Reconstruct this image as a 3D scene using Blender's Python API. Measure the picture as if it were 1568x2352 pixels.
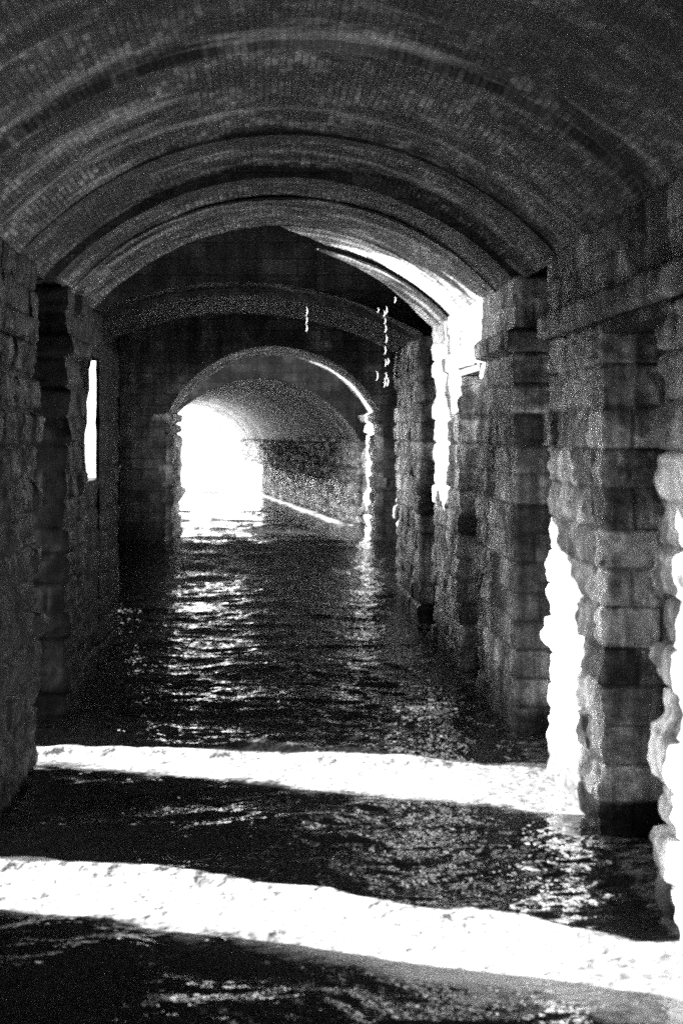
import bpy, math
import numpy as np
from mathutils import Vector

# ------------------------------------------------------------------ clear
for o in list(bpy.data.objects):
    bpy.data.objects.remove(o, do_unlink=True)
scene = bpy.context.scene
COL = scene.collection

# ------------------------------------------------------------------ camera
EYE = 4.24
cam_data = bpy.data.cameras.new("camera")
cam_data.sensor_fit = 'HORIZONTAL'
cam_data.sensor_width = 36.0
cam_data.lens = 36.0 * 3500.0 / 1568.0
cam_data.shift_x = (784.0 - 600.0) / 1568.0
cam_data.shift_y = -(1176.0 - 1000.0) / 1568.0
cam_data.clip_start = 0.1
cam_data.clip_end = 3000.0
cam_data.dof.use_dof = True
cam_data.dof.focus_distance = 28.0
cam_data.dof.aperture_fstop = 2.2
cam = bpy.data.objects.new("camera", cam_data)
COL.objects.link(cam)
cam.location = (0.0, 0.0, EYE)
cam.rotation_euler = (math.radians(90.0), 0.0, 0.0)
scene.camera = cam

# ------------------------------------------------------------------ sun and sky (black and white photograph: grey sky, white sun)
AZ = math.radians(22.0)      # the sun stands to the left, 22 degrees ahead of square-on
EL = math.radians(10.5)
to_sun = Vector((-math.cos(EL) * math.cos(AZ), math.cos(EL) * math.sin(AZ), math.sin(EL)))
sun_data = bpy.data.lights.new("sun", 'SUN')
sun_data.energy = 5.0
sun_data.angle = math.radians(0.5)
sun_data.color = (1.0, 1.0, 1.0)
sun = bpy.data.objects.new("sun", sun_data)
COL.objects.link(sun)
sun.location = to_sun * 60.0
sun.rotation_euler = to_sun.to_track_quat('Z', 'Y').to_euler()

world = bpy.data.worlds.new("World")
scene.world = world
world.use_nodes = True
wn, wl = world.node_tree.nodes, world.node_tree.links
wn.clear()
sky = wn.new('ShaderNodeTexSky')
sky.sky_type = 'NISHITA'
sky.sun_disc = False
sky.sun_elevation = EL
sky.sun_rotation = math.atan2(to_sun.x, to_sun.y)
bw = wn.new('ShaderNodeRGBToBW')
bg = wn.new('ShaderNodeBackground')
bg.inputs['Strength'].default_value = 0.15
wo = wn.new('ShaderNodeOutputWorld')
wl.new(sky.outputs[0], bw.inputs[0])
wl.new(bw.outputs[0], bg.inputs[0])
wl.new(bg.outputs[0], wo.inputs[0])

scene.view_settings.view_transform = 'Standard'
scene.view_settings.look = 'None'
scene.view_settings.exposure = 3.75
scene.view_settings.gamma = 1.0
scene.cycles.max_bounces = 8
scene.cycles.diffuse_bounces = 5
scene.cycles.glossy_bounces = 4
scene.cycles.sample_clamp_indirect = 1.2
scene.cycles.caustics_reflective = False
scene.cycles.caustics_refractive = False
scene.cycles.use_denoising = False          # the photograph is grainy high-speed film
scene.cycles.use_guiding = True
scene.cycles.guiding_training_samples = 128
scene.cycles.use_adaptive_sampling = False
scene.cycles.filter_width = 2.1

# ------------------------------------------------------------------ noise helpers
def _hash(ix, iy, iz, seed):
    h = (ix.astype(np.int64) * 374761393 + iy.astype(np.int64) * 668265263 + iz.astype(np.int64) * 1440662683 + seed * 974634777) & 0xFFFFFFFF
    h = ((h ^ (h >> 13)) * 1274126177) & 0xFFFFFFFF
    h = ((h ^ (h >> 16)) * 2246822519) & 0xFFFFFFFF
    return (h ^ (h >> 15)).astype(np.float64) / 4294967295.0


def vnoise(x, y, z, seed=0):
    x, y, z = np.broadcast_arrays(x, y, z)
    xi, yi, zi = np.floor(x), np.floor(y), np.floor(z)
    fx, fy, fz = x - xi, y - yi, z - zi
    fx, fy, fz = [f * f * f * (f * (f * 6 - 15) + 10) for f in (fx, fy, fz)]
    r = 0.0
    for dx in (0, 1):
        for dy in (0, 1):
            for dz in (0, 1):
                w = (fx if dx else 1 - fx) * (fy if dy else 1 - fy) * (fz if dz else 1 - fz)
                r = r + w * _hash(xi + dx, yi + dy, zi + dz, seed)
    return r * 2.0 - 1.0


def fbm(x, y, z, seed=0, octs=3):
    r, a, f = 0.0, 1.0, 1.0
    for k in range(octs):
        r = r + a * vnoise(x * f, y * f, z * f, seed + k)
        a *= 0.5
        f *= 2.03
    return r


def sstep(a, b, x):
    t = np.clip((x - a) / (b - a), 0.0, 1.0)
    return t * t * (3 - 2 * t)


# ------------------------------------------------------------------ object helpers
def tag(o, label=None, cat=None, group=None, kind=None):
    if label: o['label'] = label
    if cat: o['category'] = cat
    if group: o['group'] = group
    if kind: o['kind'] = kind
    return o


def thing(name, label, cat, loc=(0, 0, 0), group=None, rotz=0.0):
    o = bpy.data.objects.new(name, None)
    o.empty_display_size = 0.5
    o.location = loc
    o.rotation_euler = (0, 0, rotz)
    COL.objects.link(o)
    return tag(o, label, cat, group, "thing")


def link_mesh(name, me, mat, parent=None):
    o = bpy.data.objects.new(name, me)
    me.materials.append(mat)
    COL.objects.link(o)
    if parent is not None:
        o.parent = parent
        if parent.rotation_euler.z == 0.0 and parent.location.length > 0:
            me.transform(__import__('mathutils').Matrix.Translation(-parent.location))
        # children are built in world coordinates, moved to their thing's own space here
    return o


def raw_mesh(name, co, quads, smooth=True):
    me = bpy.data.meshes.new(name)
    co = np.ascontiguousarray(co, dtype=np.float32).reshape(-1, 3)
    quads = np.ascontiguousarray(quads, dtype=np.int32).reshape(-1, 4)
    nq = len(quads)
    me.vertices.add(len(co))
    me.vertices.foreach_set("co", co.ravel())
    me.loops.add(nq * 4)
    me.loops.foreach_set("vertex_index", quads.ravel())
    me.polygons.add(nq)
    me.polygons.foreach_set("loop_start", np.arange(0, nq * 4, 4, dtype=np.int32))
    me.polygons.foreach_set("loop_total", np.full(nq, 4, dtype=np.int32))
    me.polygons.foreach_set("use_smooth", np.full(nq, smooth, dtype=bool))
    me.update(calc_edges=True)
    return me


def grid_quads(nu, nv, off=0):
    i, j = np.meshgrid(np.arange(nu - 1), np.arange(nv - 1), indexing='ij')
    a = (i * nv + j).ravel() + off
    return np.stack([a, a + nv, a + nv + 1, a + 1], 1)


def set_attr(me, name, vals):
    at = me.attributes.new(name, 'FLOAT', 'POINT')
    at.data.foreach_set("value", np.ascontiguousarray(vals, dtype=np.float32).ravel())


def set_uv(me, uv_per_vert):
    l = me.uv_layers.new(name="UVMap")
    vi = np.empty(len(me.loops), dtype=np.int32)
    me.loops.foreach_get("vertex_index", vi)
    l.data.foreach_set("uv", np.ascontiguousarray(uv_per_vert, dtype=np.float32).reshape(-1, 2)[vi].ravel())


def box_mesh(name, lo, hi):
    x0, y0, z0 = lo; x1, y1, z1 = hi
    co = [(x0, y0, z0), (x1, y0, z0), (x1, y1, z0), (x0, y1, z0), (x0, y0, z1), (x1, y0, z1), (x1, y1, z1), (x0, y1, z1)]
    q = [(0, 3, 2, 1), (4, 5, 6, 7), (0, 1, 5, 4), (1, 2, 6, 5), (2, 3, 7, 6), (3, 0, 4, 7)]
    return raw_mesh(name, co, q, smooth=False)


# ------------------------------------------------------------------ materials
def mat_new(name):
    m = bpy.data.materials.new(name)
    m.use_nodes = True
    nt = m.node_tree
    return m, nt, nt.nodes, nt.links, nt.nodes['Principled BSDF']


def n_math(nt, op, a, b=None, clamp=False):
    n = nt.nodes.new('ShaderNodeMath')
    n.operation = op
    n.use_clamp = clamp
    for k, v in ((0, a), (1, b)):
        if v is None: continue
        if isinstance(v, (int, float)): n.inputs[k].default_value = v
        else: nt.links.new(v, n.inputs[k])
    return n.outputs[0]


def n_noise(nt, vec, scale, detail=4.0, rough=0.6, stretch=None):
    if stretch is not None:
        mp = nt.nodes.new('ShaderNodeMapping')
        mp.inputs['Scale'].default_value = stretch
        nt.links.new(vec, mp.inputs['Vector'])
        vec = mp.outputs[0]
    n = nt.nodes.new('ShaderNodeTexNoise')
    n.inputs['Scale'].default_value = scale
    n.inputs['Detail'].default_value = detail
    n.inputs['Roughness'].default_value = rough
    nt.links.new(vec, n.inputs['Vector'])
    return n.outputs['Fac']


def n_ramp(nt, fac, stops):
    r = nt.nodes.new('ShaderNodeValToRGB')
    e = r.color_ramp.elements
    while len(e) < len(stops): e.new(0.5)
    for k, (p, v) in enumerate(stops):
        e[k].position = p
        e[k].color = (v, v, v, 1)
    nt.links.new(fac, r.inputs[0])
    return r.outputs[0]


def n_bump(nt, h, strength, dist, prev=None):
    b = nt.nodes.new('ShaderNodeBump')
    b.inputs['Strength'].default_value = strength
    b.inputs['Distance'].default_value = dist
    nt.links.new(h, b.inputs['Height'])
    if prev is not None: nt.links.new(prev, b.inputs['Normal'])
    return b.outputs[0]


def stone_material(name, dark, light, lime=0.25):
    m, nt, N, L, P = mat_new(name)
    geo = N.new('ShaderNodeNewGeometry')
    pos = geo.outputs['Position']
    at = N.new('ShaderNodeAttribute'); at.attribute_name = 'tone'
    jt = N.new('ShaderNodeAttribute'); jt.attribute_name = 'joint'
    tone = at.outputs['Fac']
    grime = n_ramp(nt, n_noise(nt, pos, 1.3, 6, 0.65), [(0.41, 0.0), (0.58, 1.0)])
    streak = n_ramp(nt, n_noise(nt, pos, 1.0, 5, 0.6, (5.5, 5.5, 0.45)), [(0.40, 0.0), (0.62, 1.0)])
    fine = n_noise(nt, pos, 17.0, 5, 0.7)
    v = n_math(nt, 'MULTIPLY', tone, n_math(nt, 'ADD', n_math(nt, 'MULTIPLY', grime, 0.62), 0.38))
    v = n_math(nt, 'MULTIPLY', v, n_math(nt, 'ADD', n_math(nt, 'MULTIPLY', streak, 0.55), 0.5))
    v = n_math(nt, 'MULTIPLY', v, n_math(nt, 'ADD', n_math(nt, 'MULTIPLY', fine, 0.9), 0.55))
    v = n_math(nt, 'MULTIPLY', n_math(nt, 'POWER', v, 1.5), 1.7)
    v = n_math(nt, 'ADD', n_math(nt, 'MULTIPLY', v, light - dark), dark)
    # pale lime runs washed down from the joints above
    run = n_ramp(nt, n_noise(nt, pos, 1.0, 6, 0.62, (3.6, 3.6, 0.32)), [(0.60, 0.0), (0.72, 1.0)])
    patch = n_ramp(nt, n_noise(nt, pos, 0.8, 5, 0.6), [(0.48, 0.0), (0.60, 1.0)])
    v = n_math(nt, 'ADD', v, n_math(nt, 'MULTIPLY', n_math(nt, 'MULTIPLY', run, patch), lime))
    v = n_math(nt, 'MULTIPLY', v, n_math(nt, 'SUBTRACT', 1.0, n_math(nt, 'MULTIPLY', jt.outputs['Fac'], 0.6)))
    # wet, weedy band just above the river
    sp = N.new('ShaderNodeSeparateXYZ'); L.new(pos, sp.inputs[0])
    wz = n_math(nt, 'ADD', sp.outputs['Z'], n_math(nt, 'MULTIPLY', n_noise(nt, pos, 1.6, 4, 0.6), -0.5))
    wet = n_ramp(nt, wz, [(0.05, 0.22), (0.38, 1.0)])
    v = n_math(nt, 'MINIMUM', n_math(nt, 'MULTIPLY', v, wet), 0.78)
    L.new(v, P.inputs['Base Color'])
    P.inputs['Specular IOR Level'].default_value = 0.3
    rg = n_ramp(nt, n_noise(nt, pos, 2.2, 4, 0.6), [(0.35, 0.42), (0.7, 0.85)])
    L.new(rg, P.inputs['Roughness'])
    b = n_bump(nt, n_noise(nt, pos, 9.0, 6, 0.7), 0.55, 0.05)
    b = n_bump(nt, n_noise(nt, pos, 42.0, 4, 0.7), 0.35, 0.012, b)
    L.new(b, P.inputs['Normal'])
    return m


def brick_material(name, c1, c2, mortar, lime=0.22, dark_bands=True, bw_=0.23, bh=0.074):
    m, nt, N, L, P = mat_new(name)
    uv = N.new('ShaderNodeUVMap').outputs[0]          # u: along the tunnel in metres, v: round the arch in metres
    br = N.new('ShaderNodeTexBrick')
    br.inputs['Scale'].default_value = 1.0
    br.inputs['Brick Width'].default_value = bw_
    br.inputs['Row Height'].default_value = bh
    br.inputs['Mortar Size'].default_value = 0.013
    br.inputs['Mortar Smooth'].default_value = 0.3
    br.inputs['Color1'].default_value = (c1, c1, c1, 1)
    br.inputs['Color2'].default_value = (c2, c2, c2, 1)
    br.inputs['Mortar'].default_value = (mortar, mortar, mortar, 1)
    L.new(uv, br.inputs['Vector'])
    rnd = N.new('ShaderNodeTexBrick')                   # the same bond, giving each brick its own random number
    for k_, v_ in (('Scale', 1.0), ('Brick Width', bw_), ('Row Height', bh), ('Mortar Size', 0.004)): rnd.inputs[k_].default_value = v_
    rnd.inputs['Color1'].default_value = (0, 0, 0, 1); rnd.inputs['Color2'].default_value = (1, 1, 1, 1); rnd.inputs['Mortar'].default_value = (0, 0, 0, 1)
    L.new(uv, rnd.inputs['Vector'])
    warp = N.new('ShaderNodeVectorMath'); warp.operation = 'ADD'
    wn_ = N.new('ShaderNodeTexNoise'); wn_.inputs['Scale'].default_value = 0.9; wn_.inputs['Detail'].default_value = 3.0
    L.new(uv, wn_.inputs['Vector']); wsc = N.new('ShaderNodeVectorMath'); wsc.operation = 'SCALE'; wsc.inputs['Scale'].default_value = 0.3
    L.new(wn_.outputs['Color'], wsc.inputs[0]); L.new(uv, warp.inputs[0]); L.new(wsc.outputs[0], warp.inputs[1])
    wv = warp.outputs[0]
    ring = n_noise(nt, wv, 1.0, 6, 0.66, (1.15, 0.16, 1.0))      # soot and damp running round the rings
    ringm = n_ramp(nt, ring, [(0.38, 0.06), (0.48, 0.5), (0.57, 1.15), (0.66, 1.8)])
    blot = n_ramp(nt, n_noise(nt, wv, 0.9, 7, 0.7), [(0.40, 0.16), (0.50, 0.75), (0.62, 1.4)])
    v = n_math(nt, 'MULTIPLY', br.outputs['Color'], ringm)
    v = n_math(nt, 'MULTIPLY', v, blot)
    v = n_math(nt, 'MULTIPLY', v, n_math(nt, 'ADD', n_math(nt, 'MULTIPLY', rnd.outputs['Color'], 0.6), 0.7))
    # bricks washed pale in patches, and lime that has run round the joints
    pat = n_ramp(nt, n_noise(nt, wv, 1.25, 6, 0.7), [(0.48, 0.0), (0.63, 1.0)])
    single = n_ramp(nt, rnd.outputs['Color'], [(0.35, 0.0), (0.9, 1.0)])
    v = n_math(nt, 'ADD', v, n_math(nt, 'MULTIPLY', n_math(nt, 'MULTIPLY', pat, n_math(nt, 'ADD', n_math(nt, 'MULTIPLY', single, 0.75), 0.2)), lime * 0.95))
    lm = n_ramp(nt, n_noise(nt, wv, 1.0, 6, 0.68, (1.3, 0.26, 1.0)), [(0.55, 0.0), (0.68, 1.0)])
    v = n_math(nt, 'ADD', v, n_math(nt, 'MULTIPLY', lm, lime))
    v = n_math(nt, 'MINIMUM', v, 0.7)
    L.new(v, P.inputs['Base Color'])
    P.inputs['Roughness'].default_value = 0.62
    inv = n_math(nt, 'SUBTRACT', 1.0, br.outputs['Fac'])
    b = n_bump(nt, inv, 0.8, 0.012)
    b = n_bump(nt, n_noise(nt, uv, 26.0, 4, 0.7), 0.45, 0.02, b)
    L.new(b, P.inputs['Normal'])
    return m


def plain_material(name, base, var=0.5, rough=0.8, bump=0.3, scale=2.0):
    m, nt, N, L, P = mat_new(name)
    geo = N.new('ShaderNodeNewGeometry'); pos = geo.outputs['Position']
    g = n_noise(nt, pos, scale, 6, 0.65)
    st = n_noise(nt, pos, 1.0, 4, 0.6, (4.0, 4.0, 0.5))
    v = n_math(nt, 'MULTIPLY', n_math(nt, 'ADD', n_math(nt, 'MULTIPLY', g, var * 2), 1 - var), n_math(nt, 'ADD', n_math(nt, 'MULTIPLY', st, var), 1 - var * 0.5))
    v = n_math(nt, 'MULTIPLY', v, base)
    L.new(v, P.inputs['Base Color'])
    P.inputs['Roughness'].default_value = rough
    L.new(n_bump(nt, n_noise(nt, pos, scale * 8, 5, 0.7), bump, 0.02), P.inputs['Normal'])
    return m


M_STONE = stone_material("sooty_sandstone", 0.015, 1.0, 0.42)
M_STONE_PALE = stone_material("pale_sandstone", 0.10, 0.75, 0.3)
M_STONE_DARK = stone_material("left_shade_sandstone", 0.003, 0.015, 0.016)  # left walls' shade put into a near-black stone colour
M_STONE_MID = stone_material("grimy_sandstone", 0.010, 0.55, 0.30)
M_RUBBLE = stone_material("rubble_stone", 0.14, 1.0, 0.15)
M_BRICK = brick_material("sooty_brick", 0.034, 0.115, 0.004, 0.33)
M_BRICK_PALE = brick_material("lit_pale_brick", 0.40, 0.62, 0.3, 0.25)  # paleness stands in for light on the haunch and the fifth ring
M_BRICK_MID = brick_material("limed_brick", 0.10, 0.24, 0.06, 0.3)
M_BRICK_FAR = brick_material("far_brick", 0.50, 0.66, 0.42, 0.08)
M_DECK = plain_material("deck_concrete", 0.10, 0.4)
M_DARK_FRONT = stone_material("dark_front_stone", 0.006, 0.06, 0.02)  # very dark stone for the left flank wall and a lintel
M_SPANDREL = stone_material("spandrel_stone", 0.02, 0.17, 0.05)


def water_material():
    m, nt, N, L, P = mat_new("river_water")
    geo = N.new('ShaderNodeNewGeometry'); pos = geo.outputs['Position']
    fo = N.new('ShaderNodeAttribute'); fo.attribute_name = 'foam_light'
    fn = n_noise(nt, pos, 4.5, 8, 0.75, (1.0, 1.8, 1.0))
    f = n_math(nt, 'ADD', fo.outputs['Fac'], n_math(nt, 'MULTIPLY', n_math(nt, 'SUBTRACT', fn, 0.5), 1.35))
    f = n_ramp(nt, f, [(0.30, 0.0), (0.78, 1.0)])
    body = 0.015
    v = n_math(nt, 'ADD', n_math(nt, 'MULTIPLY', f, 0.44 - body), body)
    L.new(v, P.inputs['Base Color'])
    L.new(n_math(nt, 'ADD', n_math(nt, 'MULTIPLY', f, 0.45), 0.03), P.inputs['Roughness'])
    P.inputs['IOR'].default_value = 1.33
    b = n_bump(nt, n_noise(nt, pos, 6.5, 2, 0.5, (1.0, 1.15, 1.0)), 0.55, 0.05)
    b = n_bump(nt, n_noise(nt, pos, 16.0, 1, 0.5, (1.0, 1.2, 1.0)), 0.25, 0.012, b)
    L.new(b, P.inputs['Normal'])
    return m


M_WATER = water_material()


def coursed_material(name, base, bw_=0.85, bh=0.38):
    m, nt, N, L, P = mat_new(name)
    pos = N.new('ShaderNodeNewGeometry').outputs['Position']
    sp = N.new('ShaderNodeSeparateXYZ'); L.new(pos, sp.inputs[0])
    cb = N.new('ShaderNodeCombineXYZ'); L.new(sp.outputs['X'], cb.inputs[0]); L.new(sp.outputs['Z'], cb.inputs[1])
    br = N.new('ShaderNodeTexBrick')
    for k, v in (('Scale', 1.0), ('Brick Width', bw_), ('Row Height', bh), ('Mortar Size', 0.014), ('Mortar Smooth', 0.4)): br.inputs[k].default_value = v
    br.inputs['Color1'].default_value = (base * 0.55,) * 3 + (1,); br.inputs['Color2'].default_value = (base * 1.25,) * 3 + (1,)
    br.inputs['Mortar'].default_value = (base * 0.25,) * 3 + (1,)
    L.new(cb.outputs[0], br.inputs['Vector'])
    blot = n_ramp(nt, n_noise(nt, pos, 0.9, 6, 0.68), [(0.38, 0.25), (0.52, 0.85), (0.66, 1.6)])
    drip = n_ramp(nt, n_noise(nt, pos, 1.0, 5, 0.62, (2.6, 2.6, 0.3)), [(0.38, 0.4), (0.62, 1.35)])
    v = n_math(nt, 'MULTIPLY', n_math(nt, 'MULTIPLY', br.outputs['Color'], blot), drip)
    L.new(v, P.inputs['Base Color'])
    P.inputs['Roughness'].default_value = 0.75
    b = n_bump(nt, n_math(nt, 'SUBTRACT', 1.0, br.outputs['Fac']), 0.7, 0.03)
    L.new(n_bump(nt, n_noise(nt, pos, 12.0, 5, 0.7), 0.5, 0.03, b), P.inputs['Normal'])
    return m


M_COURSED = coursed_material("coursed_stone", 0.17)
M_COURSED_DARK = coursed_material("dark_coursed_stone", 0.06)  # darker coursed stone for the spandrels and the tunnel front

# ------------------------------------------------------------------ masonry walls built of rock-faced blocks
def masonry(name, path, z0, z1, parent, mat=M_STONE, res=0.05, course=0.40, bulge=(0.02, 0.07), quoin=(0.07, 0.13),
            blk=(0.55, 1.0), seed=0, flat=0.25, zj=None, rough=0.012, ledge=None, res_of=None, left=True, tone_of=None, tone=(0.25, 1.05)):
    """A wall along PATH (plan polyline) from z0 to z1; the outside is to the left of the path when LEFT. Joints, bulges and tool marks are real relief."""
    rng = np.random.RandomState(seed)
    path = np.array(path, float)
    seg = np.diff(path, axis=0)
    ln = np.hypot(seg[:, 0], seg[:, 1])
    nrm = np.stack([-seg[:, 1], seg[:, 0]], 1) / ln[:, None]
    if not left: nrm = -nrm
    S0 = np.concatenate([[0], np.cumsum(ln)])
    P, Nn, S = [], [], []
    for k in range(len(seg)):
        if res_of is not None:
            ts = [0.0]
            while ts[-1] < ln[k]:
                p = path[k] + seg[k] * ts[-1] / ln[k]
                ts.append(ts[-1] + res_of(p))
            ts = np.array(ts[:-1])
            if ln[k] - ts[-1] < 1e-3 and len(ts) > 1: ts = ts[:-1]
        else:
            n = max(2, int(round(ln[k] / res)))
            ts = np.arange(n) / n * ln[k]
        for t in ts:
            P.append(path[k] + seg[k] * t / ln[k]); S.append(S0[k] + t)
            if t == 0.0 and k > 0:
                m = nrm[k] + nrm[k - 1]
                m = m / np.hypot(*m)
                Nn.append(m / max(0.35, m @ nrm[k]))
            else:
                Nn.append(nrm[k])
    P.append(path[-1]); S.append(S0[-1]); Nn.append(nrm[-1])
    P, Nn, S = np.array(P), np.array(Nn), np.array(S)
    # course joints
    if zj is None:
        zj = [z0]
        while zj[-1] < z1 - course * 0.6:
            zj.append(zj[-1] + course * (1 + rng.uniform(-0.14, 0.14)))
        zj[-1] = z1
    zj = np.array(zj)
    nz = max(2, int(round((z1 - z0) / res)))
    Z = z0 + (z1 - z0) * np.arange(nz + 1) / nz
    ci = np.clip(np.searchsorted(zj, Z, side='right') - 1, 0, len(zj) - 2)
    nu, nv = len(S), len(Z)
    disp = np.zeros((nu, nv)); ton = np.zeros((nu, nv)); jnt = np.zeros((nu, nv))
    corners = S0[1:-1]
    for c in range(len(zj) - 1):
        cols = np.where(ci == c)[0]
        if len(cols) == 0: continue
        b = [S0[0]]; isq = []
        marks = []
        for cc in corners:
            a_, b_ = (0.62, 0.34) if c % 2 else (0.34, 0.62)
            marks.append((cc - a_ * rng.uniform(0.8, 1.2), cc + b_ * rng.uniform(0.8, 1.2)))
        mi = 0
        bounds = [S0[0]]; flags = []
        targets = [t for mk in marks for t in mk] + [S0[-1]]
        inside = [k % 2 == 1 for k in range(len(targets))]
        inside[-1] = False
        for t, ins in zip(targets, inside):
            if t <= bounds[-1] + 0.02: continue
            if ins:
                bounds.append(t); flags.append(True)
            else:
                d = t - bounds[-1]
                n = max(1, int(round(d / rng.uniform(*blk))))
                w = rng.uniform(0.75, 1.25, n); w = w / w.sum() * d
                for x in w:
                    bounds.append(bounds[-1] + x); flags.append(False)
        bounds = np.array(bounds)
        bi = np.clip(np.searchsorted(bounds, S, side='right') - 1, 0, len(bounds) - 2)
        nb = len(bounds) - 1
        amp = rng.uniform(*bulge, nb)
        qa = rng.uniform(*quoin, nb)
        amp = np.where(np.array(flags), qa, amp)
        offs = rng.uniform(-0.012, 0.018, nb)
        tn = rng.uniform(*tone, nb)
        if tone_of is not None:
            for k in range(nb):
                tv = tone_of(c, 0.5 * (zj[c] + zj[c + 1]), 0.5 * (bounds[k] + bounds[k + 1]))
                if tv is not None: tn[k] = tv
        skew = rng.uniform(-0.35, 0.35, nb)
        pu, pv = 2.0 ** rng.uniform(-0.9, 0.9, nb), 2.0 ** rng.uniform(-0.9, 0.9, nb)
        tu, tv_ = rng.uniform(-0.022, 0.022, nb), rng.uniform(-0.022, 0.022, nb)
        dressed = rng.uniform(0, 1, nb) < flat
        amp = np.where(dressed, amp * 0.25, amp)
        mid = 0.5 * (bounds[1:] + bounds[:-1])
        front = ~((mid > corners[0] - 0.02) & (mid < corners[-1] + 0.02)) if len(corners) >= 2 else np.zeros(nb, bool)
        amp = np.where(front & ~np.array(flags), amp * 0.3, amp)
        rw = rng.uniform(0.012, 0.034, nb)
        w = (bounds[bi + 1] - bounds[bi])
        uu = (S - bounds[bi]) / w
        hh = zj[c + 1] - zj[c]
        vv = (Z[cols] - zj[c]) / hh
        du = np.minimum(uu, 1 - uu) * w
        dv = np.minimum(vv, 1 - vv) * hh
        a = np.minimum(du[:, None], dv[None, :])
        edge = sstep(0.003, 1.0, a / rw[bi][:, None])
        wav = (1 - np.abs(2 * uu ** pu[bi] - 1) ** 6)[:, None] * (1 - np.abs(2 * vv[None, :] ** pv[bi][:, None] - 1) ** 5)
        tilt = 1 + skew[bi][:, None] * (2 * vv - 1)[None, :]
        led = 0.0
        if ledge is not None and ledge[0] <= 0.5 * (zj[c] + zj[c + 1]) <= ledge[1]:
            led = ledge[2]
        disp[:, cols] = edge * (amp[bi][:, None] * (0.60 + 0.40 * wav) * tilt + offs[bi][:, None] + tu[bi][:, None] * (2 * uu - 1)[:, None] + tv_[bi][:, None] * (2 * vv - 1)[None, :]) - (1 - edge) * 0.035 + led
        ton[:, cols] = tn[bi][:, None]
        jnt[:, cols] = 1 - sstep(0.006, 0.028, a)
    X, Y, ZZ = P[:, 0][:, None], P[:, 1][:, None], Z[None, :]
    big = fbm(X * 2.6 + 11, Y * 2.6, ZZ * 2.6 + seed, seed, 3)
    sm = fbm(X * 9.0, Y * 9.0 + 5, ZZ * 9.0, seed + 50, 2)
    chip = np.maximum(0, vnoise(X * 4.0, Y * 4.0, ZZ * 4.5 + 3, seed + 90) - 0.25)
    fac = np.abs(vnoise(X * 5.2 + 3, Y * 5.2, ZZ * 5.2, seed + 31)) + 0.5 * np.abs(vnoise(X * 11.0, Y * 11.0 + 3, ZZ * 11.0, seed + 32))
    disp = disp + rough * 1.6 * big + rough * 0.8 * sm - chip * rough * 3.5 + rough * 1.8 * (fac - 0.35)
    wob = 0.006 * vnoise(X * 3, Y * 3, ZZ * 3, seed + 7)
    co = np.stack([P[:, 0][:, None] + Nn[:, 0][:, None] * disp, P[:, 1][:, None] + Nn[:, 1][:, None] * disp,
                   np.broadcast_to(Z[None, :], (nu, nv)) + wob], 2)
    me = raw_mesh(name, co.reshape(-1, 3), grid_quads(nu, nv))
    set_attr(me, 'tone', ton); set_attr(me, 'joint', jnt)
    return link_mesh(name, me, mat, parent)


# ------------------------------------------------------------------ arches
class Arch:
    """A segmental arch: springs at (x0, zs) and (x1, zs), crown at zc."""
    def __init__(s, x0, x1, zs, zc):
        s.x0, s.x1, s.zs, s.zc = x0, x1, zs, zc
        c = 0.5 * (x1 - x0); r = zc - zs
        s.R = (c * c + r * r) / (2 * r)
        s.cx, s.cz = 0.5 * (x0 + x1), zc - s.R
        s.half = math.asin(min(1.0, c / s.R)) if s.R > r else math.pi - math.asin(c / s.R)

    def pts(s, n, dr=0.0):
        t = np.linspace(-s.half, s.half, n)
        return s.cx + (s.R + dr) * np.sin(t), s.cz + (s.R + dr) * np.cos(t), t


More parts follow.
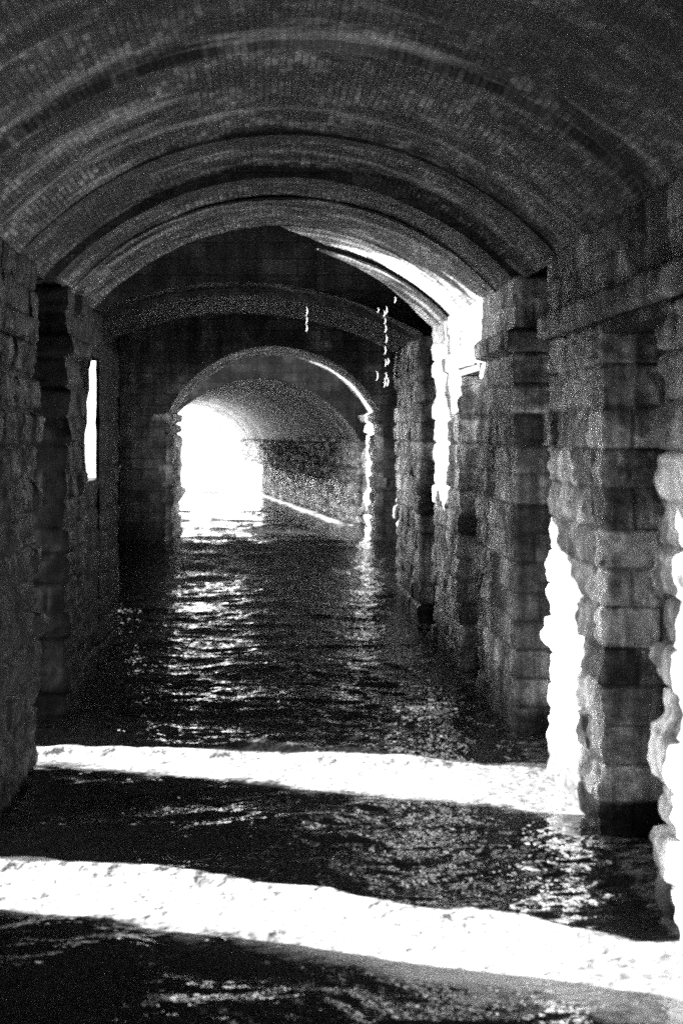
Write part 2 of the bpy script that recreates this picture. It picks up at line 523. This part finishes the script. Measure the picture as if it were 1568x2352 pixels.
def vault(name, arch, y0, y1, parent, mat=M_BRICK, res=0.09, seed=0, steps=(), amp=0.018, xf=None, part=(0.0, 1.0), thick=0.0, taper=0.0):
    """The soffit of a barrel vault; STEPS [(y, dr)] are rings standing proud of or behind each other."""
    n = max(12, int(round(2 * arch.half * arch.R / res)))
    ys = list(np.linspace(y0, y1, max(2, int(round((y1 - y0) / (res * 1.2)))) + 1))
    for sy, _ in steps: ys += [sy - 0.004, sy + 0.004]
    ys = np.array(sorted(y for y in ys if y0 - 1e-6 <= y <= y1 + 1e-6))
    dr = np.zeros_like(ys)
    for sy, d in steps: dr = np.where(ys > sy, d, dr)
    t = np.linspace(-1 + 2 * part[0], -1 + 2 * part[1], max(8, int(n * (part[1] - part[0])))) * arch.half
    T, Yg = np.meshgrid(t, ys, indexing='ij')
    if taper > 0:                                   # the open end runs slantwise, shaped to the outline of the lit band
        k = (Yg - y0) / (y1 - y0) * taper
        T = arch.half - (arch.half - T) * (1 - k / (part[1] - part[0]))
    arc = T * arch.R
    d = amp * fbm(arc * 0.9, Yg * 1.1, np.full_like(T, seed), seed, 3) + 0.4 * amp * vnoise(arc * 5, Yg * 4, np.full_like(T, 2.0), seed + 9) + dr[None, :]
    edge = 1 - np.abs(T) / arch.half
    d = d * sstep(0, 0.03, edge)
    X = arch.cx + (arch.R + d) * np.sin(T)
    Z = arch.cz + (arch.R + d) * np.cos(T)
    co = np.stack([X, Yg, Z], 2)
    if xf is not None: co = xf(co)
    uvs = np.stack([Yg, arc], 2).reshape(-1, 2)
    q = grid_quads(*T.shape)
    co = co.reshape(-1, 3)
    if thick > 0:                                   # a part vault shows its thickness
        a_, b_ = T.shape
        back = np.stack([arch.cx + (arch.R + thick) * np.sin(T), Yg, arch.cz + (arch.R + thick) * np.cos(T)], 2).reshape(-1, 3)
        n0 = a_ * b_
        idx = np.arange(n0).reshape(a_, b_)
        rim = np.concatenate([idx[:, 0], idx[-1, 1:], idx[-2::-1, -1], idx[0, -2::-1]])
        q = np.concatenate([q, grid_quads(a_, b_, n0)[:, ::-1], np.stack([rim[:-1], rim[1:], rim[1:] + n0, rim[:-1] + n0], 1)])
        co = np.concatenate([co, back]); uvs = np.concatenate([uvs, uvs + np.array([0.37, 0.11])])
    me = raw_mesh(name, co, q)
    set_uv(me, uvs)
    return link_mesh(name, me, mat, parent)


def spandrel(name, arch, y, xl, xr, top, parent, mat=None, thick=0.35, ring=0.34, side=-1, seed=0, xf=None, foot=None):
    """Face wall above an arch: a wall of real thickness with the arch cut out; side=-1 faces the camera."""
    mat = M_COURSED_DARK if mat is None else mat
    n = 60
    ax, az, _ = arch.pts(n)
    foot = arch.zs if foot is None else foot
    xs = np.concatenate([[xl], [xl * 0.5 + arch.x0 * 0.5], ax, [xr * 0.5 + arch.x1 * 0.5], [xr]])
    zs = np.concatenate([[foot, foot], az, [foot, foot]])
    rows = 14
    f = np.linspace(0, 1, rows)
    front = np.stack([np.repeat(xs[:, None], rows, 1), np.full((len(xs), rows), y), zs[:, None] + (top - zs)[:, None] * f[None, :]], 2)
    front[..., 1] += 0.012 * fbm(front[..., 0] * 3, front[..., 2] * 3, np.full(front.shape[:2], float(seed)), seed, 3)
    back = front.copy(); back[..., 1] = y - side * thick
    nu, nv = front.shape[:2]
    co = np.concatenate([front.reshape(-1, 3), back.reshape(-1, 3)])
    q = [grid_quads(nu, nv), grid_quads(nu, nv, nu * nv)]
    i = np.arange(nu - 1)
    q.append(np.stack([i * nv, (i + 1) * nv, (i + 1) * nv + nu * nv, i * nv + nu * nv], 1))
    q.append(np.stack([i * nv + nv - 1, (i + 1) * nv + nv - 1, (i + 1) * nv + nv - 1 + nu * nv, i * nv + nv - 1 + nu * nv], 1))
    if xf is not None: co = xf(co)
    me = raw_mesh(name, co, np.concatenate(q), smooth=False)
    nn = vnoise(co[:, 0] * 1.7, co[:, 2] * 1.7, co[:, 1] * 0, seed)
    set_attr(me, 'tone', 0.55 + 0.3 * nn); set_attr(me, 'joint', np.zeros(len(co)))
    return link_mesh(name, me, mat, parent)


ZJ = [0.0, 0.40, 0.80, 1.20, 1.62, 2.02, 2.44, 2.84, 3.26, 3.68, 4.10, 4.54, 4.98, 5.42, 5.74, 6.12, 6.50]
ZJB = [-0.8, -0.4] + ZJ
LEDGE = (5.42, 5.74, 0.13)
TOP = 9.6
XL, XR = -2.93, 3.57
XLO, XRO = -5.0, 9.0


def pier_path(side, y0, y1, xin=None):
    if side == 'right':
        x = XR if xin is None else xin
        return [(XRO, y0), (x, y0), (x, y1), (XRO, y1)], True
    x = XL if xin is None else xin
    return [(XLO, y0), (x, y0), (x, y1), (XLO, y1)], False


def add_pier(parent, side, y0, y1, res, seed, xin=None, zj=None, ledge=LEDGE, name='pier', **kw):
    path, left = pier_path(side, y0, y1, xin)
    zj = ZJB if zj is None else zj
    return masonry(name, path, zj[0], zj[-1], parent, res=res, seed=seed, zj=zj, left=left, ledge=ledge, **kw)


def deck(parent, y0, y1, x0=-5.6, x1=9.4):
    return link_mesh('deck_slab', box_mesh('deck_slab', (x0, y0, TOP), (x1, y1, TOP + 0.6)), M_DECK, parent)


ARCH_A = Arch(XL, XR, 6.45, 7.90)
ARCH_P4 = Arch(-4.70, XR, 6.50, 7.53)
ARCH_D = Arch(-3.30, 4.20, 5.10, 7.42)

# ------------------------------------------------------------------ nearest bridge: piers, side openings, lintels, vault over the camera
def res_near(p):
    return 0.14 if p[1] < 9.5 else 0.03


bridge = thing('viaduct_bridge', 'nearest stone railway bridge, its sooty brick vault spanning the whole top of the view', 'bridge', (0.3, 12.0, 0.0))
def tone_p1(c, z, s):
    # wet foot with its shadow put into the tone, then a pale scoured course
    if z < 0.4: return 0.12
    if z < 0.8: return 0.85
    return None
# the walls below the string course
ZLOW = [z for z in ZJB if z < 5.5]
ZHIGH = [z for z in ZJ if z > 5.4]
add_pier(bridge, 'right', -6.0, 13.5, 0.04, 11, zj=ZLOW, ledge=None, res_of=res_near, quoin=(0.02, 0.10), bulge=(0.02, 0.07), rough=0.0262)
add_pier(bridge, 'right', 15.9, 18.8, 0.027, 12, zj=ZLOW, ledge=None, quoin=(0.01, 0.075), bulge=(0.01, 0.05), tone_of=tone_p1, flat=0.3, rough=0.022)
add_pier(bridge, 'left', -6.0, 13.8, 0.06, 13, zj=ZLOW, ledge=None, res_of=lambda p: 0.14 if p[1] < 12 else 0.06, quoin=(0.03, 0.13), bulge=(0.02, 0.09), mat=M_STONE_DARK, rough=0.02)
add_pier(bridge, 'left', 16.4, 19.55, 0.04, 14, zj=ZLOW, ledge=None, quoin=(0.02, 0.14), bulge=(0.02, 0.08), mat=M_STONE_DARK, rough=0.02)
for side, x, sd, yend in (('right', XR, 15, 18.8), ('left', XL, 16, 19.7)):
    p, lf = pier_path(side, -6.0, yend)
    masonry('upper_wall', p, ZHIGH[0], ZHIGH[-1], bridge, res=0.05, seed=sd, zj=ZHIGH, left=lf, ledge=LEDGE if side == 'right' else (5.42, 5.74, 0.05),
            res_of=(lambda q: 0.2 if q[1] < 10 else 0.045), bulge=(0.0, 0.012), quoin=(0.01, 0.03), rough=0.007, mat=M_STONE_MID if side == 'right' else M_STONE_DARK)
link_mesh('lintel', box_mesh('lintel', (XR - 0.02, 13.2, 5.30), (XRO, 16.2, 5.44)), M_SPANDREL, bridge)
link_mesh('lintel', box_mesh('lintel', (XLO, 13.5, 5.30), (XL + 0.02, 16.7, 5.44)), M_SPANDREL, bridge)
vault('vault', ARCH_A, -6.0, 18.9, bridge, res=0.07, seed=3, steps=((8.0, 0.0), (11.7, 0.05), (14.3, -0.02), (16.8, 0.04)))
spandrel('spandrel_wall', ARCH_A, 18.9, XLO, XRO, TOP, bridge, side=1, seed=4)
deck(bridge, -6.0, 20.45)

# ------------------------------------------------------------------ second bridge
b2 = thing('viaduct_bridge', 'second stone bridge of the row, its vault haunch struck by the bright blade of sun', 'bridge', (0.3, 23.2, 0.0))
add_pier(b2, 'right', 21.5, 25.0, 0.04, 21, mat=M_STONE_MID, quoin=(0.005, 0.05), bulge=(0.0, 0.04), flat=0.5)
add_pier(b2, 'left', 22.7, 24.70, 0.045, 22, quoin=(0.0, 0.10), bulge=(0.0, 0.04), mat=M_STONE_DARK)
vault('vault', Arch(XL - 0.14, XR + 0.14, 6.45, 8.05), 18.9, 21.65, b2, res=0.07, seed=44)
vault('vault', ARCH_A, 21.6, 25.2, b2, res=0.065, seed=5, steps=((23.6, -0.05),))
vault('vault', ARCH_A, 25.2, 26.6, b2, res=0.065, seed=5)
vault('vault_haunch', ARCH_A, 26.6, 28.6, b2, mat=M_BRICK_PALE, res=0.065, seed=35, part=(0.50, 1.0), thick=0.03, taper=0.12)  # right half only, left side kept open so the sun reaches it
vault('vault_ring', Arch(XL + 0.02, XR - 0.02, 6.44, 7.84), 23.2, 23.75, b2, mat=M_BRICK_MID, res=0.065, seed=46, thick=0.03)
spandrel('spandrel_wall', ARCH_A, 21.6, XLO, XRO, TOP, b2, side=-1, seed=6)
masonry('upper_wall', [(XR + 0.02, 25.05), (XR + 0.02, 27.35)], ZHIGH[0], ZHIGH[-1], b2, res=0.05, seed=25, zj=ZHIGH, left=True, ledge=LEDGE, bulge=(0.0, 0.02))
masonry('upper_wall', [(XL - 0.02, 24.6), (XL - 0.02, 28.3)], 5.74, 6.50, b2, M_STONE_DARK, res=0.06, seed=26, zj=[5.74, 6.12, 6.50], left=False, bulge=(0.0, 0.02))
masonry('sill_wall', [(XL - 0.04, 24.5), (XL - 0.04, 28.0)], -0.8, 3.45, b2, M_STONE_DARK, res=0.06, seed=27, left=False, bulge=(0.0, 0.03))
link_mesh('lintel', box_mesh('lintel', (XR - 0.02, 24.8, 5.30), (XRO, 27.5, 5.44)), M_SPANDREL, b2)
link_mesh('lintel', box_mesh('lintel', (XLO, 24.6, 5.62), (XL + 0.0, 28.3, 5.738)), M_DARK_FRONT, b2)
deck(b2, 20.46, 26.5)

# ------------------------------------------------------------------ third bridge
b3 = thing('viaduct_bridge', 'third stone bridge, its left pier standing right beside the bright slot of daylight', 'bridge', (0.3, 29.6, 0.0))
add_pier(b3, 'right', 27.4, 31.2, 0.05, 31, mat=M_STONE, ledge=(5.42, 5.74, 0.07), quoin=(0.01, 0.08), bulge=(0.01, 0.07))
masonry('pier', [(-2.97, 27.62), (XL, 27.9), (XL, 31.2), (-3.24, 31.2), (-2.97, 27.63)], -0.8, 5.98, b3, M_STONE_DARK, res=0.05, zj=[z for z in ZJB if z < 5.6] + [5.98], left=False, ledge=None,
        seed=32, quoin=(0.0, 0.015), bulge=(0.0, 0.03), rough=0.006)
ARCH_C = Arch(XL, XR, 6.36, 7.78)
vault('vault_haunch', ARCH_C, 28.7, 31.2, b3, mat=M_BRICK_FAR, res=0.08, seed=8, part=(0.60, 1.0), thick=0.04, taper=0.33)  # tapered to give the grey lit band its outline
deck(b3, 26.51, 33.3)

# ------------------------------------------------------------------ fourth bridge
b4 = thing('viaduct_bridge', 'fourth stone bridge, wider to the left, framing the smooth grey front of the next arch', 'bridge', (0.0, 39.2, 0.0))
add_pier(b4, 'right', 34.4, 40.0, 0.06, 41, mat=M_STONE_MID, ledge=(5.42, 5.74, 0.06), quoin=(0.0, 0.08), bulge=(0.0, 0.06))
vault('vault', Arch(-4.78, XR + 0.06, 6.50, 7.68), 34.1, 35.52, b4, res=0.09, seed=45)
vault('vault', ARCH_P4, 35.5, 41.0, b4, res=0.10, seed=12)
spandrel('spandrel_wall', ARCH_P4, 35.5, XLO, XRO, TOP, b4, side=-1, seed=13)
spandrel('spandrel_wall', ARCH_P4, 41.0, XLO, XRO, TOP, b4, side=1, seed=14)
deck(b4, 33.31, 48.6)

# ------------------------------------------------------------------ fifth bridge: smooth front, light ring
b5 = thing('viaduct_bridge', 'fifth bridge with a plain grey front wall and a brightly lit ring round its arch', 'bridge', (0.45, 57.0, 0.0))
ZJ5 = [-0.8, -0.3, 0.2, 0.7, 1.2, 1.72, 2.2, 2.75, 3.25, 3.8, 4.3, 4.7, 5.1]
add_pier(b5, 'right', 54.2, 60.0, 0.08, 51, xin=4.20, mat=M_STONE_PALE, zj=ZJ5, ledge=(4.7, 5.1, 0.1), quoin=(0.12, 0.24), bulge=(0.06, 0.18), rough=0.025)  # pale stone paints the light on the jambs
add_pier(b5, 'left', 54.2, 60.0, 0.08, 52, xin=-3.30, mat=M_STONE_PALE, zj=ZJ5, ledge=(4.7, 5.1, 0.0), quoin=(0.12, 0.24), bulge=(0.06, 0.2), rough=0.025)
for x0, x1 in ((-5.6, -3.42), (4.32, XRO)):
    link_mesh('front_wall', box_mesh('front_wall', (x0, 54.0, -0.8), (x1, 54.19, 5.098)), M_COURSED, b5)
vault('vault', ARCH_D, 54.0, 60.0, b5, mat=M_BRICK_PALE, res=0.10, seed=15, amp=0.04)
spandrel('spandrel_wall', ARCH_D, 54.0, -5.6, XRO, TOP, b5, mat=M_COURSED, side=-1, seed=16)
spandrel('spandrel_wall', ARCH_D, 60.0, XLO, XRO, TOP, b5, side=1, seed=17)
deck(b5, 48.61, 60.1)

# ------------------------------------------------------------------ long last tunnel, swinging to the left
TA = math.radians(6.1)
TO = np.array([0.0, 63.2])
def turn(co):
    x, y = co[..., 0].copy(), co[..., 1] - 62.0
    co = co.copy()
    co[..., 0] = TO[0] + x * math.cos(TA) - y * math.sin(TA)
    co[..., 1] = TO[1] + x * math.sin(TA) + y * math.cos(TA)
    return co


def turn_pt(x, y):
    r = turn(np.array([[x, y, 0.0]]))[0]
    return (r[0], r[1])


TEND = 119.0
tun = thing('river_tunnel', 'long far tunnel with pale brick vault over rubble walls, daylight flooding its end', 'tunnel', (-3.0, 90.0, 0.0))
ARCH_T = Arch(-4.25, 4.18, 3.98, 6.60)
ZJT = [-0.8, -0.4]
while ZJT[-1] < 3.4: ZJT.append(ZJT[-1] + 0.33 + 0.05 * math.sin(len(ZJT) * 2.3))
ZJT[-1] = 3.72; ZJT.append(3.98)
masonry('side_wall', [turn_pt(9.0, 62.0), turn_pt(4.18, 62.0), turn_pt(4.18, TEND), turn_pt(9.0, TEND)], -0.8, 3.98, tun, M_RUBBLE, res=0.08, zj=ZJT,
        seed=61, blk=(0.35, 0.9), bulge=(0.04, 0.24), quoin=(0.05, 0.15), rough=0.05, flat=0.15, ledge=(3.72, 3.98, 0.06))
PL = [turn_pt(-5.0, 62.0), turn_pt(-4.25, 62.0), turn_pt(-4.25, TEND - 15), turn_pt(-5.0, TEND - 15)]  # unseen left wall, ended short and slotted to let the sun in
masonry('side_wall', PL, -0.8, 1.86, tun, M_STONE_PALE, res=0.16, course=0.34, seed=62, blk=(0.35, 0.9), bulge=(0.02, 0.08), quoin=(0.02, 0.08), rough=0.02, left=False)  # kept pale to bounce light onto the right wall
masonry('side_wall', PL, 2.17, 3.98, tun, M_STONE_PALE, res=0.16, course=0.34, seed=63, blk=(0.35, 0.9), bulge=(0.02, 0.08), quoin=(0.02, 0.08), rough=0.02, left=False)
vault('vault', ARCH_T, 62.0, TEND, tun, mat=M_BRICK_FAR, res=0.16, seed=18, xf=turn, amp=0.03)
spandrel('front_wall', ARCH_T, 62.0, -5.0, 9.0, 9.2, tun, mat=M_COURSED_DARK, side=-1, seed=19, xf=turn)
spandrel('end_wall', ARCH_T, TEND, -5.0, 9.0, 9.2, tun, side=1, seed=20, xf=turn)
dk = box_mesh('deck_slab', (-5.0, 62.0, 9.2), (9.0, TEND, 9.8))
co = np.empty(len(dk.vertices) * 3, dtype=np.float32); dk.vertices.foreach_get('co', co)
dk.vertices.foreach_set('co', turn(co.reshape(-1, 3).astype(float)).astype(np.float32).ravel()); dk.update()
link_mesh('deck_slab', dk, M_DECK, tun)
for z0, z1 in ((-0.8, 1.98), (2.52, 9.19)):          # added unseen walls block stray sun; their slot is cut to light the water
    dk = box_mesh('sun_block_wall', (-5.3, 62.4, z0), (-5.01, TEND - 15, z1))
    co = np.empty(len(dk.vertices) * 3, dtype=np.float32); dk.vertices.foreach_get('co', co)
    dk.vertices.foreach_set('co', turn(co.reshape(-1, 3).astype(float)).astype(np.float32).ravel()); dk.update()
    link_mesh('sun_block_wall', dk, M_SPANDREL, tun)

for th, y0, y1, sd in ((bridge, 13.3, 16.1, 81), (b2, 18.6, 21.7, 82), (b3, 24.8, 28.2, 83), (b4, 31.0, 35.7, 84)):  # unseen walls added in the gaps to bounce light onto the pier fronts
    masonry('bounce_wall', [(4.40, y0), (4.40, y1)], -0.8, 6.5, th, M_STONE_MID, res=0.08, seed=sd, zj=ZJB, left=True, bulge=(0.0, 0.03))

# ------------------------------------------------------------------ flank walls closing the passages; the left one is added, its openings shaped for the sun patches
def holed_slab(name, y0, y1, z0, z1, x, thick, holes, parent, mat):
    cu = bpy.data.curves.new(name, 'CURVE')
    cu.dimensions = '2D'; cu.fill_mode = 'BOTH'; cu.extrude = thick / 2
    for pts in [[(y0, z0), (y1, z0), (y1, z1), (y0, z1)]] + holes:
        sp = cu.splines.new('POLY')
        sp.points.add(len(pts) - 1)
        for q, (a, b) in zip(sp.points, pts): q.co = (a, b, 0, 1)
        sp.use_cyclic_u = True
    tmp = bpy.data.objects.new(name, cu)
    COL.objects.link(tmp)
    dg = bpy.context.evaluated_depsgraph_get()
    me = bpy.data.meshes.new_from_object(tmp.evaluated_get(dg))
    bpy.data.objects.remove(tmp, do_unlink=True)
    n = len(me.vertices)
    co = np.empty(n * 3, dtype=np.float32); me.vertices.foreach_get('co', co); co = co.reshape(-1, 3)
    out = np.stack([x + co[:, 2], co[:, 0], co[:, 1]], 1)
    me.vertices.foreach_set('co', np.ascontiguousarray(out, dtype=np.float32).ravel()); me.update()
    set_attr(me, 'tone', np.full(n, 0.6)); set_attr(me, 'joint', np.zeros(n))
    me.materials.clear()
    return link_mesh(name, me, mat, parent)


SUN_HOLES = [[(14.75, -0.6), (15.55, -0.6), (15.95, 0.40), (17.25, 1.50), (17.30, 5.75), (16.55, 5.35), (14.75, 4.50)],  # outlines worked back from the sun patches; the last opens the daylight slot
         [(20.45, -0.6), (21.10, -0.6), (21.35, 0.38), (23.30, 1.60), (23.20, 5.30), (22.40, 5.02), (20.45, 4.15)],
         [(28.0, 6.3), (32.1, 6.2), (32.1, 9.5), (31.2, 9.45), (30.9, 9.12), (29.7, 8.85), (29.0, 8.3), (28.75, 8.2), (28.45, 8.75), (28.0, 8.5)],
         [(32.5, 4.9), (33.2, 4.5), (34.0, 4.9), (34.8, 4.4), (34.8, 7.9), (32.5, 7.7)],
         [(43.9, 2.9), (45.2, 2.75), (47.0, 2.95), (51.5, 2.8), (51.5, 6.75), (45.3, 6.75), (44.9, 6.3), (44.5, 6.2), (44.6, 5.6), (43.9, 5.2), (44.0, 4.6), (43.4, 4.3), (43.3, 3.7)]]
fl = thing('flank_wall', 'added stone wall closing the left side passages, its openings shaped to form the sun patches', 'wall', (-5.3, 30.0, 0.0))
holed_slab('wall_face', -6.0, 60.0, -0.8, TOP - 0.002, -5.3, 0.58, SUN_HOLES, fl, M_DARK_FRONT)
fr = thing('flank_wall', 'dark stone wall closing the side passages behind the right piers', 'wall', (9.2, 30.0, 0.0))
link_mesh('wall_face', box_mesh('wall_face', (9.01, -6.0, -0.8), (9.4, 62.0, TOP - 0.002)), M_SPANDREL, fr)

# ------------------------------------------------------------------ water
def build_water():
    ys = [6.0]
    while ys[-1] < 210.0:
        ys.append(ys[-1] + max(0.028, ys[-1] * ys[-1] * 0.00012))
    ys = np.array(ys)
    xs = np.concatenate([np.linspace(-60, -5.2, 24), np.arange(-5.0, 5.0, 0.035), np.linspace(5.2, 60, 24)])
    X, Y = np.meshgrid(xs, ys, indexing='ij')
    O = np.zeros_like(X)
    far = np.clip(25.0 / Y, 0.7, 1.0)
    wx, wy = X + 0.25 * vnoise(X * 0.7, Y * 0.9, O, 5), Y + 0.25 * vnoise(X * 0.7, Y * 0.9, O + 4, 6)
    patchy = 0.55 + 0.75 * sstep(-0.5, 0.6, fbm(X * 0.45, Y * 0.4, O + 9, 61, 2))
    h = 0.045 * fbm(wx * 0.5, wy * 0.9, O, 1, 2) + 0.028 * fbm(wx * 1.5, wy * 2.8, O + 2, 3, 2) + (0.013 * fbm(wx * 3.2, wy * 5.4, O + 7, 8, 2) * far + 0.0085 * fbm(wx * 6.0, wy * 10.0, O + 3, 28, 2) * np.clip(18.0 / Y, 0, 1)) * patchy
    foam_light = np.full_like(X, -0.35)
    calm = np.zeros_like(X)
    # standing waves and broken water at each gap, pale bands painting the sunlit stripes
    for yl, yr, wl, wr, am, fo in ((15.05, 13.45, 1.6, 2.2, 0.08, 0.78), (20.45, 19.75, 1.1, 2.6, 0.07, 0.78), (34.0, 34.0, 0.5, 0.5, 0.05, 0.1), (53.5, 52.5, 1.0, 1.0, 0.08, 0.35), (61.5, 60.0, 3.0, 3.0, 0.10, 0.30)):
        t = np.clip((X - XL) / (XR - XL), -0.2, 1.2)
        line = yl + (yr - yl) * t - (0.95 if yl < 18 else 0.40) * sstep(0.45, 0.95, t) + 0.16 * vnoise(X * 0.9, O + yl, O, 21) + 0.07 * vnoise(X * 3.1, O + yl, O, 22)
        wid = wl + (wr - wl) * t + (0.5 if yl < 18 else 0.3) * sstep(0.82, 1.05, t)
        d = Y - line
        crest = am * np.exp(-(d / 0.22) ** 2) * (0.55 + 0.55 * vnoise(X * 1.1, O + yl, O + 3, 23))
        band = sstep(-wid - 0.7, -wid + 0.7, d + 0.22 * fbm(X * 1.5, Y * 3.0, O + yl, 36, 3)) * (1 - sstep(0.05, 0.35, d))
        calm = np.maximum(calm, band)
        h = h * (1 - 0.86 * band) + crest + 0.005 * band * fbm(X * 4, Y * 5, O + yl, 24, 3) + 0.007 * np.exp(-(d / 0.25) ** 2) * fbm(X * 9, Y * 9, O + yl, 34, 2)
        foam_light = np.maximum(foam_light, -0.35 + (0.35 + fo - 0.22 * sstep(0.7, 0.95, t)) * band)
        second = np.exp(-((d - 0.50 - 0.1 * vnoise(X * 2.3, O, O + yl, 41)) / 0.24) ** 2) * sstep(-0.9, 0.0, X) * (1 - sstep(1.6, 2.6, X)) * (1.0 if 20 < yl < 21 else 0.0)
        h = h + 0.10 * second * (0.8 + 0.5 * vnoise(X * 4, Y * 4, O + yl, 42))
        foam_light = np.maximum(foam_light, -0.35 + 0.80 * second)
    foam_light = np.maximum(foam_light, -0.35 + 1.0 * sstep(86, 100, Y))  # far water whitened to paint the daylight at the mouth
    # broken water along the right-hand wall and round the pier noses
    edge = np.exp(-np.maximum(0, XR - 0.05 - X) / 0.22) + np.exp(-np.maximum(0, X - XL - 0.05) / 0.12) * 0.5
    foam_light = np.maximum(foam_light, -0.35 + 0.72 * np.where(Y < 55, edge, 0.2))
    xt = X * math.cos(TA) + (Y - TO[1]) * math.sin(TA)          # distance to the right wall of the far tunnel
    foam_light = np.maximum(foam_light, -0.35 + 1.1 * np.exp(-np.maximum(0, 3.4 - xt) / 0.5) * sstep(61, 66, Y))  # pale strip painting the bright glints along the wall's foot
    h = h + 0.48 * sstep(46.5, 54.5, Y)
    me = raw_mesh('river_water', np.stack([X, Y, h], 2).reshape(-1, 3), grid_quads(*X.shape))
    set_attr(me, 'foam_light', foam_light)
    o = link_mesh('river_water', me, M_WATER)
    tag(o, 'dark fast river water running through the arches, white where the sun crosses it', kind='structure')


build_water()
back = plain_material("river_bed", 0.08)
me = box_mesh('ground', (-400, -60, -1.4), (400, 900, -0.9))
tag(link_mesh('ground', me, back), kind='structure')

# ------------------------------------------------------------------ daylight beyond the far mouth
M_PALE = plain_material("pale_stone", 0.62, 0.15)
M_GLASS = plain_material("window_dark", 0.30, 0.1, 0.2)
M_SHADE = plain_material("weathered_cladding", 0.5, 0.15)
bd = thing('riverside_building', 'pale tall building beyond the far tunnel mouth, washed out by daylight', 'building', (-4.0, 165.0, 0.0))
link_mesh('wall', box_mesh('wall', (-5.2, 160.0, 1.5), (14.0, 176.0, 22.0)), M_SHADE, bd)
for x0, x1, z0, z1 in ((-3.3, -2.5, 2.0, 3.6), (-4.6, -4.2, 4.6, 7.5), (-3.3, -2.9, 4.6, 7.5), (-4.6, -4.2, 9.0, 12.0), (-3.3, -2.9, 9.0, 12.0)):
    link_mesh('window', box_mesh('window', (x0, 159.95, z0), (x1, 159.99, z1)), M_GLASS, bd)
qy = thing('quay_wall', 'low pale quay wall across the water beyond the far tunnel mouth', 'wall', (-10.0, 158.0, 0.0))
link_mesh('wall_face', box_mesh('wall_face', (-60.0, 157.0, -0.9), (20.0, 159.9, 1.45)), plain_material("quay_stone", 0.6, 0.3), qy)
ms = thing('mast', 'thin leaning mast standing on the quay beyond the far tunnel mouth', 'mast', (-5.3, 158.6, 1.45))
n_ = 9
a_ = np.linspace(0, 2 * np.pi, n_)[:-1]
zz = np.array([0.0, 3.0, 6.0, 9.0])
cc = np.stack([np.cos(a_)[None, :] * 0.07 - 0.11 * zz[:, None], np.sin(a_)[None, :] * 0.07 + 0 * zz[:, None], np.repeat(zz[:, None], 8, 1)], 2).reshape(-1, 3) + np.array([-5.3, 158.6, 1.45])
qq = [(i * 8 + j, i * 8 + (j + 1) % 8, (i + 1) * 8 + (j + 1) % 8, (i + 1) * 8 + j) for i in range(3) for j in range(8)]
link_mesh('pole', raw_mesh('pole', cc, qq), M_GLASS, ms)
link_mesh('cap', box_mesh('cap', (-6.45, 158.45, 10.44), (-6.15, 158.75, 10.6)), M_GLASS, ms)

# ------------------------------------------------------------------ drops of water falling from the deck joint
M_DROP, nt_, N_, L_, P_ = mat_new('water_drop')
P_.inputs['Base Color'].default_value = (0.9, 0.9, 0.9, 1)
P_.inputs['Roughness'].default_value = 0.15


def drop(px, py0, py1, depth, bend, r, label, group):
    """One falling drop, drawn out to a curved strand; px, py: where the photograph shows it, at the given distance."""
    k = depth / 3500.0
    x = (px - 600.0) * k; z0 = EYE + (1000.0 - py1) * k; z1 = EYE + (1000.0 - py0) * k
    n, m = 12, 8
    t = np.linspace(0, 1, n)
    zc = z1 + (z0 - z1) * t
    xc = bend * np.sin(np.pi * t) ** 1.0 - 0.3 * bend * t
    rr = r * np.sqrt(np.clip(4 * t * (1 - t), 0.004, 1)) * (0.6 + 0.5 * t)
    a = np.linspace(0, 2 * np.pi, m + 1)[:-1]
    co = np.stack([xc[:, None] + rr[:, None] * np.cos(a), rr[:, None] * np.sin(a) + 0 * xc[:, None], np.repeat((zc - z0)[:, None], m, 1)], 2).reshape(-1, 3)
    q = []
    for i in range(n - 1):
        for j in range(m):
            q.append((i * m + j, i * m + (j + 1) % m, (i + 1) * m + (j + 1) % m, (i + 1) * m + j))
    me = raw_mesh('water_drop', co, q)
    o = link_mesh('water_drop', me, M_DROP)
    o.location = (x, depth, z0)
    tag(o, label, 'drop', group)


for px, a, b in ((703.5, 704, 725), (703, 726, 744), (703, 745, 762)):
    drop(px, a, b, 28.8, 0.026, 0.0075, 'bright falling drop in the short left string under the dark arch', 'left string of falling drops')
for px, a, b in ((906, 680, 696), (886, 702, 722), (881, 712, 729), (883, 730, 744), (884, 745, 764), (886, 768, 788), (883, 794, 815), (867, 706, 718),
                 (884, 824, 842), (890, 822, 838), (865, 852, 874), (885, 854, 872), (882, 867, 890), (889, 866, 888)):
    drop(px, a, b, 28.8, 0.026, 0.0065, 'bright falling drop in the long right string beside the sunlit arch edge', 'right string of falling drops')

bw_ = thing('bank_wall', 'tall sunlit retaining wall on the right bank just outside the far tunnel mouth', 'wall', (-1.5, 130.0, 0.0))
a0, a1 = turn_pt(4.6, TEND + 3.0), turn_pt(5.6, TEND + 30.0)
masonry('wall_face', [(a0[0] + 6, a0[1]), a0, a1, (a1[0] + 6, a1[1])], -0.8, 9.0, bw_, M_STONE_PALE, res=0.25, seed=71, course=0.6, blk=(0.8, 1.6), left=True)
